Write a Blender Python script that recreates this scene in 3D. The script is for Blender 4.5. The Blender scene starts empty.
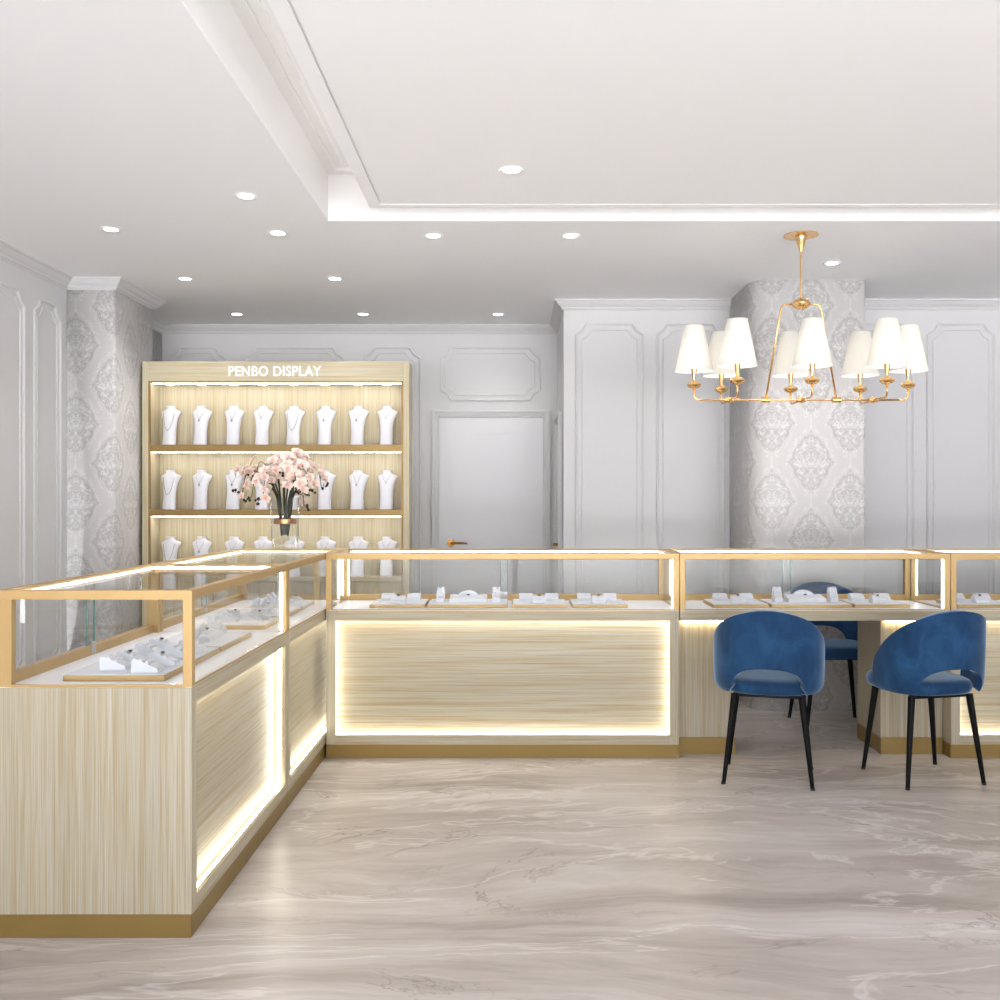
import bpy, bmesh, math, random
from mathutils import Vector, Matrix, noise as mnoise
random.seed(7)
PI = math.pi
C = bpy.context.scene.collection
E = 1.31            # eye height
CH = 2.692          # ceiling height

# ------------------------------------------------------------------ materials
def new_mat(name):
    m = bpy.data.materials.new(name); m.use_nodes = True
    nt = m.node_tree; nt.nodes.clear()
    out = nt.nodes.new('ShaderNodeOutputMaterial')
    return m, nt, out

def rgb(r, g, b):   # sRGB 0-255 -> linear
    f = lambda c: (c/12.92 if c <= 0.04045 else ((c+0.055)/1.055)**2.4)
    return (f(r/255), f(g/255), f(b/255), 1)

def principled(nt, out, color=(.8,.8,.8,1), rough=.5, metal=0, spec=.5, **kw):
    p = nt.nodes.new('ShaderNodeBsdfPrincipled')
    p.inputs['Base Color'].default_value = color
    p.inputs['Roughness'].default_value = rough
    p.inputs['Metallic'].default_value = metal
    p.inputs['Specular IOR Level'].default_value = spec
    for k, v in kw.items(): p.inputs[k.replace('_', ' ')].default_value = v
    nt.links.new(p.outputs[0], out.inputs[0])
    return p

def noise_tex(nt, vec, scale, detail=4, rough=.55, dist=0.0):
    n = nt.nodes.new('ShaderNodeTexNoise')
    n.inputs['Scale'].default_value = scale; n.inputs['Detail'].default_value = detail
    n.inputs['Roughness'].default_value = rough; n.inputs['Distortion'].default_value = dist
    nt.links.new(vec, n.inputs['Vector'])
    return n.outputs['Fac']

def ramp(nt, fac, stops):
    r = nt.nodes.new('ShaderNodeValToRGB')
    el = r.color_ramp.elements
    while len(el) < len(stops): el.new(.5)
    for e, (p, c) in zip(el, stops): e.position = p; e.color = c
    nt.links.new(fac, r.inputs['Fac'])
    return r.outputs['Color']

def mixc(nt, fac, a, b, mode='MIX'):
    m = nt.nodes.new('ShaderNodeMix'); m.data_type = 'RGBA'; m.blend_type = mode
    for s, v in ((m.inputs['Factor'], fac), (m.inputs[6], a), (m.inputs[7], b)):
        if hasattr(v, 'links'): nt.links.new(v, s)
        else: s.default_value = v
    return m.outputs[2]

def mapping(nt, vec, scale=(1,1,1), loc=(0,0,0)):
    mp = nt.nodes.new('ShaderNodeMapping'); mp.inputs['Scale'].default_value = scale; mp.inputs['Location'].default_value = loc
    nt.links.new(vec, mp.inputs['Vector']); return mp.outputs[0]

def texco(nt, which='Object'):
    return nt.nodes.new('ShaderNodeTexCoord').outputs[which]

def add_bump(nt, p, h, strength=.2, dist=.01):
    b = nt.nodes.new('ShaderNodeBump'); b.inputs['Strength'].default_value = strength; b.inputs['Distance'].default_value = dist
    nt.links.new(h, b.inputs['Height']); nt.links.new(b.outputs[0], p.inputs['Normal'])

def plain(name, color, rough=.5, metal=0, spec=.5, wear=.04, scale=6, **kw):
    """a paint or metal with a little unevenness of its own"""
    m, nt, out = new_mat(name)
    p = principled(nt, out, color, rough, metal, spec, **kw)
    f = noise_tex(nt, texco(nt), scale, 3)
    a = tuple(c*(1-wear) for c in color[:3]) + (1,); b = tuple(min(1, c*(1+wear)) for c in color[:3]) + (1,)
    nt.links.new(ramp(nt, f, [(.3, a), (.7, b)]), p.inputs['Base Color'])
    return m

def wood(name, axis, cols):
    m, nt, out = new_mat(name)
    p = principled(nt, out, rough=.42, spec=.35)
    co = texco(nt)
    def sc(along, across):
        return tuple(along if a == axis else across for a in 'xyz')
    f1 = noise_tex(nt, mapping(nt, co, sc(1.2, 95)), 1, 4, .6, .25)
    f2 = noise_tex(nt, mapping(nt, co, sc(3.5, 330), (3,1,7)), 1, 2, .6)
    f3 = noise_tex(nt, mapping(nt, co, sc(.5, 9), (5,2,3)), 1, 3, .5, .6)
    c1 = ramp(nt, f1, [(.30, cols[0]), (.44, cols[1]), (.56, cols[2]), (.72, cols[3])])
    c2 = ramp(nt, f2, [(.36, cols[0]), (.5, cols[2]), (.64, cols[3])])
    c = mixc(nt, .38, c1, c2)
    c3 = ramp(nt, f3, [(.3, (.88,.87,.85,1)), (.7, (1,1,1,1))])
    c = mixc(nt, .8, c, c3, 'MULTIPLY')
    nt.links.new(c, p.inputs['Base Color'])
    add_bump(nt, p, f2, .05, .002)
    return m
WC = [rgb(156,134,95), rgb(169,156,128), rgb(177,170,150), rgb(184,182,175)]
M = {}
M['wood_x'] = wood('ash_grain_x', 'x', WC)
M['wood_z'] = wood('ash_grain_z', 'z', WC)
WY = [rgb(176,156,114), rgb(192,178,144), rgb(202,192,166), rgb(208,203,186)]
M['cab_x'] = wood('ash_cabinet_x', 'x', WY)
M['cab_z'] = wood('ash_cabinet_z', 'z', WY)
M['gold'] = plain('brushed_champagne_gold', rgb(182,152,102), .42, .4, .5, .03)
M['gold_edge'] = plain('satin_gold_shelf', rgb(150,122,76), .45, .5, .5, .03)
M['kick'] = plain('bronze_gold_kick', rgb(140,116,66), .42, .5, .5, .03)
M['brass'] = plain('polished_brass', rgb(238,196,136), .24, 1, .5, .04)
M['handle'] = plain('antique_brass', rgb(150,108,52), .3, .9, .5, .04)
M['paint'] = plain('wall_paint', rgb(208,207,208), .55, 0, .3, .008, 2)
M['door_paint'] = plain('door_paint', rgb(220,219,222), .45, 0, .3, .008, 2)
M['ceiling'] = plain('ceiling_paint', rgb(249,249,250), .7, 0, .2, .006, 2)
M['tray_ceiling'] = plain('tray_ceiling_paint', rgb(240,238,237), .6, 0, .2, .006, 2)
M['white'] = plain('white_laminate', rgb(236,236,240), .35, 0, .4, .01)
M['leather'] = plain('white_leatherette', rgb(206,208,214), .45, 0, .4, .015, 40)
M['bust'] = plain('white_bust_velvet', rgb(226,226,232), .5, 0, .3, .01, 30)
M['black'] = plain('black_powder_coat', rgb(6,6,8), .5, .0, .15, .1)
M['silver'] = plain('silver_chain', rgb(176,174,176), .35, .7, .5, .05)
M['gem'] = plain('dark_gem', rgb(48,42,44), .1, 0, .9, .1)
M['rubber'] = plain('dark_rubber', rgb(40,40,42), .6)
M['letter'] = None

# expression helper for the damask wallpaper
class X:
    nt = None
    def __init__(s, v): s.v = v
    @staticmethod
    def op(o, *a):
        n = X.nt.nodes.new('ShaderNodeMath'); n.operation = o
        for i, q in enumerate(a):
            q = q.v if isinstance(q, X) else q
            if isinstance(q, (int, float)): n.inputs[i].default_value = q
            else: X.nt.links.new(q, n.inputs[i])
        return X(n.outputs[0])
    def __add__(s, o): return X.op('ADD', s, o)
    __radd__ = __add__
    def __sub__(s, o): return X.op('SUBTRACT', s, o)
    def __rsub__(s, o): return X.op('SUBTRACT', o, s)
    def __mul__(s, o): return X.op('MULTIPLY', s, o)
    __rmul__ = __mul__
    def __truediv__(s, o): return X.op('DIVIDE', s, o)
def xabs(a): return X.op('ABSOLUTE', a)
def xfl(a): return X.op('FRACT', a)
def xsin(a): return X.op('SINE', a)
def xpow(a, b): return X.op('POWER', a, b)
def xlt(a, b): return X.op('LESS_THAN', a, b)
def smooth(a, lo, hi):   # 0 below lo, 1 above hi
    n = X.nt.nodes.new('ShaderNodeMapRange'); n.interpolation_type = 'SMOOTHSTEP'
    X.nt.links.new(a.v, n.inputs['Value']); n.inputs['From Min'].default_value = lo; n.inputs['From Max'].default_value = hi
    return X(n.outputs['Result'])
def band(a, c, w): return 1 - smooth(xabs(a - c), w*.5, w)

def emit(name, color, s):
    m, nt, out = new_mat(name)
    e = nt.nodes.new('ShaderNodeEmission'); e.inputs[0].default_value = color; e.inputs[1].default_value = s
    nt.links.new(e.outputs[0], out.inputs[0]); return m
WARM = (1.0, .90, .70, 1)
M['led_panel'] = emit('led_strip_warm', (1,.94,.80,1), 17)
M['led_case'] = emit('led_strip_white', (1,.98,.95,1), 16)
M['led_shelf'] = emit('led_strip_shelf', (1,.96,.89,1), 16)
M['led_under'] = emit('led_strip_underlight', (1,.82,.5,1), 34)
M['cove'] = emit('cove_strip', (1,.99,.97,1), 5)
M['lens'] = emit('downlight_lens', (1,.98,.95,1), 30)
M['spotlens'] = emit('shelf_spot_lens', (1,.97,.93,1), 9)
M['letter'] = emit('lit_letters', (1,1,1,1), 1.1)
M['bulb'] = emit('bulb', (1,.95,.88,1), 28)

def glass(name, tint=(1,1,1,1), f0=.04, boost=1.0, rough=0.0):
    m, nt, out = new_mat(name)
    t = nt.nodes.new('ShaderNodeBsdfTransparent'); t.inputs[0].default_value = tint
    g = nt.nodes.new('ShaderNodeBsdfGlossy'); g.inputs['Roughness'].default_value = rough
    lw = nt.nodes.new('ShaderNodeLayerWeight'); lw.inputs['Blend'].default_value = .5
    X.nt = nt
    f = (X.op('POWER', X(lw.outputs['Facing']), 5)*.92*boost + f0)
    mx = nt.nodes.new('ShaderNodeMixShader'); nt.links.new(f.v, mx.inputs[0])
    nt.links.new(t.outputs[0], mx.inputs[1]); nt.links.new(g.outputs[0], mx.inputs[2]); nt.links.new(mx.outputs[0], out.inputs[0])
    return m
M['glass'] = glass('clear_case_glass', (.99,.995,.995,1), .004, .75)
M['glass_edge'] = plain('teal_glass_edge', rgb(84,132,124), .2)
M['vase_glass'] = glass('vase_glass', (.975,.982,.98,1), .03, 2.2)

def velvet():
    m, nt, out = new_mat('blue_velvet')
    p = principled(nt, out, rgb(40,80,128), .8, 0, .2)
    p.inputs['Sheen Weight'].default_value = .8; p.inputs['Sheen Roughness'].default_value = .35
    p.inputs['Sheen Tint'].default_value = (.55,.75,1,1)
    co = texco(nt)
    f = noise_tex(nt, mapping(nt, co, (1,1,.7)), 9, 5, .6, .8)
    c = ramp(nt, f, [(.3, rgb(20,50,82)), (.5, rgb(28,62,98)), (.72, rgb(38,78,118))])
    nt.links.new(c, p.inputs['Base Color'])
    f2 = noise_tex(nt, co, 260, 2)
    add_bump(nt, p, f2, .12, .002)
    return m
M['velvet'] = velvet()

def shade_mat():
    m, nt, out = new_mat('lampshade_fabric')
    d = nt.nodes.new('ShaderNodeBsdfDiffuse'); d.inputs[0].default_value = rgb(244,243,240)
    t = nt.nodes.new('ShaderNodeBsdfTranslucent'); t.inputs[0].default_value = rgb(250,248,242)
    mx = nt.nodes.new('ShaderNodeMixShader'); mx.inputs[0].default_value = .5
    f = noise_tex(nt, mapping(nt, texco(nt), (1,1,.05)), 220, 2)
    c = ramp(nt, f, [(.3, rgb(238,237,234)), (.7, rgb(248,247,245))]); nt.links.new(c, d.inputs[0])
    nt.links.new(d.outputs[0], mx.inputs[1]); nt.links.new(t.outputs[0], mx.inputs[2]); nt.links.new(mx.outputs[0], out.inputs[0])
    return m
M['shade'] = shade_mat()

def marble():
    m, nt, out = new_mat('grey_beige_marble')
    p = principled(nt, out, rough=.16, spec=.3)
    co = texco(nt)
    warp = nt.nodes.new('ShaderNodeTexNoise'); warp.inputs['Scale'].default_value = .7; warp.inputs['Detail'].default_value = 5
    nt.links.new(mapping(nt, co, (.8,1.3,1)), warp.inputs['Vector'])
    add = nt.nodes.new('ShaderNodeVectorMath'); add.operation = 'MULTIPLY_ADD'
    nt.links.new(warp.outputs['Color'], add.inputs[0]); add.inputs[1].default_value = (.9,.75,0)
    nt.links.new(co, add.inputs[2])
    v = add.outputs[0]
    f1 = noise_tex(nt, mapping(nt, v, (.34,2.2,1)), 1.5, 9, .66, .4)
    c = ramp(nt, f1, [(.30, rgb(142,133,127)), (.42, rgb(168,159,152)), (.52, rgb(184,176,170)), (.64, rgb(198,192,187)), (.78, rgb(212,208,204))])
    # fine striation
    f2 = noise_tex(nt, mapping(nt, v, (1.2,16,1)), 1.6, 5, .7, .3)
    c = mixc(nt, .75, c, ramp(nt, f2, [(.3, (.84,.82,.80,1)), (.6, (1,1,1,1))]), 'MULTIPLY')
    # pale and dark veins: thin bands of a warped noise
    def vein(sc, seed, width, lo=.5):
        f = noise_tex(nt, mapping(nt, v, sc, seed), 1, 6, .6, .9)
        return ramp(nt, f, [(lo-width, (0,0,0,1)), (lo, (1,1,1,1)), (lo+width, (0,0,0,1))])
    def scaled(x, k):
        mm = nt.nodes.new('ShaderNodeMath'); mm.operation = 'MULTIPLY'; mm.inputs[1].default_value = k
        nt.links.new(x, mm.inputs[0]); return mm.outputs[0]
    patch = ramp(nt, noise_tex(nt, mapping(nt, co, (.8,1.5,1), (9,4,0)), 1.1, 2), [(.45, (0,0,0,1)), (.62, (1,1,1,1))])
    c = mixc(nt, scaled(vein((.45,2.0,1), (2,7,0), .016), .42), c, rgb(228,224,220))
    vd = nt.nodes.new('ShaderNodeMath'); vd.operation = 'MULTIPLY'
    nt.links.new(scaled(vein((.9,1.5,1), (11,3,0), .006, .52), .75), vd.inputs[0]); nt.links.new(patch, vd.inputs[1])
    c = mixc(nt, vd.outputs[0], c, rgb(112,100,96))
    nt.links.new(c, p.inputs['Base Color'])
    r = ramp(nt, f1, [(.3, (.38,.38,.38,1)), (.7, (.30,.30,.30,1))]); nt.links.new(r, p.inputs['Roughness'])
    return m
M['marble'] = marble()

def damask():
    m, nt, out = new_mat('damask_wallpaper'); X.nt = nt
    p = principled(nt, out, rough=.5, spec=.3)
    sep = nt.nodes.new('ShaderNodeSeparateXYZ'); nt.links.new(texco(nt, 'UV'), sep.inputs[0])
    u, v = X(sep.outputs[0]), X(sep.outputs[1])
    P = .489
    def cell(ou, ov):
        x = xabs(xfl(u/P + ou) - .5)
        y = xfl(v/P + ov) - .5
        ay = xabs(y + .02)
        ell = X.op('SQRT', x*x/(.27*.27) + ay*ay/(.38*.38))
        dia = x/.30 + ay/.43
        D = ell*.45 + dia*.55 + .035*xsin(y*44) + .02*xsin(x*60)
        return x, y, D
    xa, ya, DA = cell(.5, .5); xb, yb, DB = cell(0, 0)
    k = xlt(DB, DA)
    x = xa + (xb - xa)*k; y = ya + (yb - ya)*k; D = DA + (DB - DA)*k
    cmb = nt.nodes.new('ShaderNodeCombineXYZ'); nt.links.new(x.v, cmb.inputs[0]); nt.links.new(y.v, cmb.inputs[1])
    n1 = X(noise_tex(nt, cmb.outputs[0], 17, 1.5, .5, 1.2))
    n2 = X(noise_tex(nt, mapping(nt, cmb.outputs[0], (1,1,1), (4,2,1)), 30, 1, .5, .8))
    inside = 1 - smooth(D, .93, .97)
    scroll = band(n1, .5, .06)
    curl = band(n2, .5, .07)
    rim = band(D, .90, .10)
    halo = band(D, 1.10, .10)*smooth(n2, .45, .55)
    core = 1 - smooth(D, .30, .36)
    corer = band(D, .42, .05)
    stem = band(x, 0, .012)*band(xabs(y), .46, .06)
    pale = X.op('MINIMUM', inside*(.15 + .85*smooth(n1, .47, .51)) + halo*.7 + core*.4 + stem*.6, 1)
    dark = X.op('MINIMUM', inside*(scroll*.75 + curl*.35) + rim*.8*smooth(n2, .38, .5) + corer*.5, 1)
    c = mixc(nt, (pale*.85).v, rgb(206,203,202), rgb(222,221,221))
    c = mixc(nt, (dark*.7).v, c, rgb(172,168,166))
    fab = noise_tex(nt, mapping(nt, texco(nt, 'UV'), (60,700,1)), 1, 2)
    c = mixc(nt, .5, c, ramp(nt, fab, [(.3, (.95,.95,.95,1)), (.7, (1,1,1,1))]), 'MULTIPLY')
    nt.links.new(c, p.inputs['Base Color'])
    r = mixc(nt, inside.v, (.55,.55,.55,1), (.32,.32,.32,1)); nt.links.new(r, p.inputs['Roughness'])
    return m
M['damask'] = damask()

def petal_mat():
    m, nt, out = new_mat('orchid_petal')
    p = principled(nt, out, rough=.6, spec=.2)
    vc = nt.nodes.new('ShaderNodeVertexColor'); vc.layer_name = 'Col'
    f = noise_tex(nt, texco(nt), 60, 2)
    c = mixc(nt, .5, vc.outputs[0], ramp(nt, f, [(.3, (.88,.85,.83,1)), (.7, (1,1,1,1))]), 'MULTIPLY')
    nt.links.new(c, p.inputs['Base Color'])
    return m
M['petal'] = petal_mat()
M['stem'] = plain('dark_green_stem', rgb(56,60,42), .6, 0, .3, .15, 30)
M['twig'] = plain('brown_twig', rgb(92,70,48), .6, 0, .3, .15, 30)
M['bud'] = plain('dark_bud', rgb(48,36,26), .5, 0, .3, .2, 30)

# ------------------------------------------------------------------ mesh helpers
class MB:
    def __init__(s): s.bm = bmesh.new()
    def box(s, x0, x1, y0, y1, z0, z1):
        x0, x1 = sorted((x0, x1)); y0, y1 = sorted((y0, y1)); z0, z1 = sorted((z0, z1))
        v = [s.bm.verts.new(p) for p in ((x0,y0,z0),(x1,y0,z0),(x1,y1,z0),(x0,y1,z0),(x0,y0,z1),(x1,y0,z1),(x1,y1,z1),(x0,y1,z1))]
        for f in ((3,2,1,0),(4,5,6,7),(0,1,5,4),(1,2,6,5),(2,3,7,6),(3,0,4,7)): s.bm.faces.new([v[i] for i in f])
        return s
    def prism(s, poly, lo, hi, axis='z'):
        """polygon (ccw seen from +axis) extruded along axis"""
        def P(a, b, h):
            return {'z': (a,b,h), 'x': (h,a,b), 'y': (b,h,a)}[axis]
        A = [s.bm.verts.new(P(a,b,lo)) for a, b in poly]; B = [s.bm.verts.new(P(a,b,hi)) for a, b in poly]
        n = len(poly)
        s.bm.faces.new(A[::-1]); s.bm.faces.new(B)
        for i in range(n): s.bm.faces.new((A[i], A[(i+1)%n], B[(i+1)%n], B[i]))
        return s
    def rings(s, rings, cap0=True, cap1=True, close=True):
        R = [[s.bm.verts.new(p) for p in r] for r in rings]
        n = len(R[0])
        for a, b in zip(R, R[1:]):
            for i in range(n if close else n-1): s.bm.faces.new((a[i], a[(i+1)%n], b[(i+1)%n], b[i]))
        if cap0 and close: s.bm.faces.new(R[0][::-1])
        if cap1 and close: s.bm.faces.new(R[-1])
        return s
    def lathe(s, prof, c=(0,0,0), n=24, cap0=True, cap1=True, sx=1, sy=1):
        return s.rings([[(c[0]+r*sx*math.cos(2*PI*i/n), c[1]+r*sy*math.sin(2*PI*i/n), c[2]+z) for i in range(n)] for r, z in prof], cap0, cap1)
    def tube(s, pts, r, n=8, caps=True, closed=False):
        pts = [Vector(p) for p in pts]; N = len(pts)
        rr = r if isinstance(r, (list, tuple)) else [r]*N
        up = None; rings = []
        for i, p in enumerate(pts):
            t = (pts[(i+1) % N] - pts[i-1]) if closed else (pts[min(i+1, N-1)] - pts[max(i-1, 0)])
            t.normalize()
            if up is None: up = Vector((0,0,1)) if abs(t.z) < .9 else Vector((1,0,0))
            a = t.cross(up).normalized(); b = a.cross(t).normalized(); up = b
            rings.append([p + (a*math.cos(2*PI*k/n) + b*math.sin(2*PI*k/n))*rr[i] for k in range(n)])
        if closed: rings.append(rings[0])
        s.rings(rings, caps and not closed, caps and not closed)
        return s
    def ball(s, c, r, sx=1, sy=1, sz=1, n=12):
        prof = [(max(1e-4, r*math.sin(PI*i/n)), -r*sz*math.cos(PI*i/n)) for i in range(n+1)]
        return s.lathe(prof, c, n*2, sx=sx, sy=sy)
    def build(s, name, mat, parent=None, smooth=False, bevel=0, loc=None, segs=2, subsurf=0, auto=None):
        bmesh.ops.remove_doubles(s.bm, verts=s.bm.verts, dist=1e-6)
        bmesh.ops.recalc_face_normals(s.bm, faces=s.bm.faces)
        me = bpy.data.meshes.new(name); s.bm.to_mesh(me); s.bm.free()
        o = bpy.data.objects.new(name, me); C.objects.link(o)
        if mat: me.materials.append(M[mat] if isinstance(mat, str) else mat)
        if parent: o.parent = parent
        if loc: o.location = loc
        if smooth:
            for p in me.polygons: p.use_smooth = True
            if auto is not None: me.set_sharp_from_angle(angle=math.radians(auto))
        if bevel:
            b = o.modifiers.new('bevel', 'BEVEL'); b.width = bevel; b.segments = segs; b.limit_method = 'ANGLE'
        if subsurf:
            q = o.modifiers.new('sub', 'SUBSURF'); q.levels = subsurf; q.render_levels = subsurf
        return o

def tag(o, label=None, cat=None, group=None, kind=None):
    for k, v in (('label', label), ('category', cat), ('group', group), ('kind', kind)):
        if v: o[k] = v
    return o
def empty(name, loc=(0,0,0), rz=0, label=None, cat=None, group=None, kind=None, parent=None):
    o = bpy.data.objects.new(name, None); C.objects.link(o); o.location = loc; o.rotation_euler = (0,0,rz); o.empty_display_size = .1
    if parent: o.parent = parent
    return tag(o, label, cat, group, kind)
def children(o): return [c for c in bpy.data.objects if c.parent == o]
def copy_tree(o, parent=None):
    c = o.copy(); C.objects.link(c); c.parent = parent
    for ch in children(o): copy_tree(ch, c)
    return c
def struct(o, label=None): return tag(o, label, None, None, 'structure')

# ------------------------------------------------------------------ room
XL, XR, YB, YF = -2.79, 5.2, 7.87, -3.2     # left wall, right wall, alcove back wall, added opening behind the camera
YJ, XJ = 6.89, .335                          # the wall that juts forward, its left corner
struct(MB().box(XL-.1, XR+.1, YF-.1, YB+.1, -.1, 0).build('floor', 'marble'), 'polished grey beige veined marble floor')
# ceiling with tray opening
TX0, TX1, TY0, TY1 = -.922, 4.3, -1.6, 4.932
m = MB()
m.box(XL-.1, TX0, YF-.1, YB+.1, CH, CH+.004); m.box(TX1, XR+.1, YF-.1, YB+.1, CH, CH+.004)
m.box(TX0, TX1, YF-.1, TY0, CH, CH+.004); m.box(TX0, TX1, TY1, YB+.1, CH, CH+.004)
ceil = struct(m.build('ceiling', 'ceiling'), 'light grey flat ceiling around the recessed tray')
TH = .26
m = MB()
m.box(TX0-.02, TX0, TY0, TY1, CH+.0042, CH+TH); m.box(TX1, TX1+.02, TY0, TY1, CH+.0042, CH+TH)
m.box(TX0-.02, TX1+.02, TY1, TY1+.02, CH+.0042, CH+TH); m.box(TX0-.02, TX1+.02, TY0-.02, TY0, CH+.0042, CH+TH)
m.box(TX0-.02, TX1+.02, TY0-.02, TY1+.02, CH+TH, CH+TH+.02)
# stepped moulding at the top of the recess
m.box(TX0, TX0+.05, TY0, TY1, CH+TH-.03, CH+TH-.001); m.box(TX0+.0505, TX1, TY1-.05, TY1, CH+TH-.03, CH+TH-.001)
m.box(TX0+.051, TX0+.09, TY0, TY1-.051, CH+TH-.015, CH+TH-.001); m.box(TX0+.0905, TX1, TY1-.09, TY1-.051, CH+TH-.015, CH+TH-.001)
tray = m.build('ceiling_recess', 'tray_ceiling', ceil)
m = MB(); PX0, PX1, PY0, PY1 = -.684, TX1-.238, TY0+.215, 4.717
m.box(PX0, PX1, PY0, PY1, CH+.0125, CH+.12)
# a border board and the field, with a narrow shadow groove between them
b = .055; g = .009
m.box(PX0, PX0+b, PY0, PY1, CH, CH+.012); m.box(PX1-b, PX1, PY0, PY1, CH, CH+.012)
m.box(PX0+b, PX1-b, PY1-b, PY1, CH, CH+.012); m.box(PX0+b, PX1-b, PY0, PY0+b, CH, CH+.012)
m.box(PX0+b+g, PX1-b-g, PY0+b+g, PY1-b-g, CH+.001, CH+.012)
m.build('ceiling_panel', 'ceiling', ceil)
m = MB()
m.box(PX0+.03, PX1-.03, PY1-.05, PY1-.03, CH+.12, CH+.135); m.box(PX0+.03, PX0+.05, PY0+.05, PY1-.06, CH+.12, CH+.135)
m.box(PX1-.05, PX1-.03, PY0+.05, PY1-.06, CH+.12, CH+.135)
m.build('cove_light_strip', 'cove', ceil)

# walls
struct(MB().box(XL-.1, XL, YF, YB+.1, 0, CH).build('wall_left', 'paint'), 'white panelled left wall')
struct(MB().box(XL, XJ, YB, YB+.1, 0, CH).build('wall_back', 'paint'), 'pale grey panelled wall of the alcove behind the display cabinet')
struct(MB().box(XJ, XR, YJ, YB+.1, 0, CH).build('wall_right_back', 'paint'), 'white panelled wall behind the chandelier')
struct(MB().box(XR, XR+.1, YF, YJ, 0, CH).build('wall_right', 'paint'), 'white side wall')
# added opening behind the camera to let fill light in: piers and a lintel
m = MB()
for x in (XL, 0.0, 2.6, XR): m.box(x-.04, x+.04, YF-.08, YF, .06, CH-.06)
m.box(XL-.04, XR+.04, YF-.08, YF, 0, .06); m.box(XL-.04, XR+.04, YF-.08, YF, CH-.06, CH)
struct(m.build('light_opening_1', 'paint'), 'added frame of the light opening behind the camera')

def uvwall(name, path, z0, z1, mat, label, u0=0, v0=0):
    """vertical surface following a plan path (list of xy), with metric UVs"""
    bm = bmesh.new(); uvl = bm.loops.layers.uv.new('UVMap')
    us = [u0]
    for a, b_ in zip(path, path[1:]): us.append(us[-1] + math.dist(a, b_))
    lo = [bm.verts.new((x, y, z0)) for x, y in path]; hi = [bm.verts.new((x, y, z1)) for x, y in path]
    for i in range(len(path)-1):
        f = bm.faces.new((lo[i], lo[i+1], hi[i+1], hi[i]))
        for l, (uu, vv) in zip(f.loops, ((us[i], z0-v0), (us[i+1], z0-v0), (us[i+1], z1-v0), (us[i], z1-v0))): l[uvl].uv = (uu, vv)
        f.smooth = True
    me = bpy.data.meshes.new(name); bm.to_mesh(me); bm.free(); me.materials.append(M[mat])
    me.set_sharp_from_angle(angle=math.radians(40))
    o = bpy.data.objects.new(name, me); C.objects.link(o)
    s = o.modifiers.new('thick', 'SOLIDIFY'); s.thickness = .012; s.offset = -1
    return struct(o, label)
# left column and the papered side wall of the alcove
LC = -2.488
uvwall('column_left', [(XL+.001, 6.22), (LC-.02, 6.22), (LC-.006, 6.226), (LC, 6.24), (LC, 6.86), (LC-.006, 6.874), (LC-.02, 6.88), (XL+.001, 6.88)], 0, CH, 'damask', 'damask papered column on the left wall', u0=-.0566, v0=.333)
uvwall('wall_alcove_left', [(XL+.014, 6.885), (XL+.014, YB)], 0, CH, 'damask', 'damask papered side wall of the alcove', u0=.1)
# right column with rounded left edge
x0, x1, yc, r = 1.478, 2.19, 6.238, .13
path = [(x0, YJ)]
for i in range(9):
    a = PI + PI/2*i/8
    path.append((x0 + r + r*math.cos(a), yc + r + r*math.sin(a)))
path += [(x1-.02, yc), (x1-.006, yc+.006), (x1, yc+.02), (x1, YJ)]
L1 = (YJ-yc-r) + PI/2*r
uvwall('column_right', path, 0, CH, 'damask', 'damask papered round-edged column behind the chandelier', u0=-(L1 + 1.8465 - (x0+r)), v0=.0975)

# cornice: profile swept along plan path, room on the right-hand side of travel direction
def sweep_plan(name, path, prof, z, mat='paint'):
    bm = bmesh.new(); N = len(path); P = [Vector((x, y)) for x, y in path]
    rings = []
    for i in range(N):
        d0 = (P[i]-P[i-1]).normalized() if i else None
        d1 = (P[i+1]-P[i]).normalized() if i < N-1 else None
        if d0 is None: nn = Vector((d1.y, -d1.x)); k = 1
        elif d1 is None: nn = Vector((d0.y, -d0.x)); k = 1
        else:
            n0 = Vector((d0.y, -d0.x)); n1 = Vector((d1.y, -d1.x)); nn = (n0+n1).normalized(); k = 1/max(.3, nn.dot(n0))
        rings.append([bm.verts.new((P[i].x + nn.x*k*o, P[i].y + nn.y*k*o, z + h)) for o, h in prof])
    for a, b_ in zip(rings, rings[1:]):
        n = len(prof)
        for j in range(n): bm.faces.new((a[j], a[(j+1)%n], b_[(j+1)%n], b_[j]))
    bm.faces.new(rings[0]); bm.faces.new(rings[-1][::-1])
    bmesh.ops.recalc_face_normals(bm, faces=bm.faces)
    me = bpy.data.meshes.new(name); bm.to_mesh(me); bm.free(); me.materials.append(M[mat])
    o = bpy.data.objects.new(name, me); C.objects.link(o)
    return struct(o)
CP = [(0,0), (.062,0), (.062,-.010), (.052,-.014), (.046,-.024), (.036,-.036), (.022,-.046), (.018,-.052), (.018,-.058), (.008,-.062), (.006,-.068), (0,-.070)]
cornice = sweep_plan('trim_1', [(XL, YF), (XL, 6.22), (LC, 6.22), (LC, 6.88), (XL+.014, 6.88), (XL+.014, YB), (XJ, YB), (XJ, YJ), (1.478, YJ)], CP, CH)
cornice['label'] = 'white stepped cornice from the left wall round the column and alcove'
c2 = sweep_plan('trim_2', [(2.19, YJ), (XR, YJ), (XR, YF)], CP, CH); c2['label'] = 'white stepped cornice right of the papered column'
BP = [(0,0), (.016,0), (.016,.085), (.008,.10), (0,.10)]
b1 = sweep_plan('baseboard_left', [(XL, YF), (XL, 6.22)], BP, 0); b2 = sweep_plan('baseboard_back', [(XL+.014, YB), (-.66, YB)], BP, 0)
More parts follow.
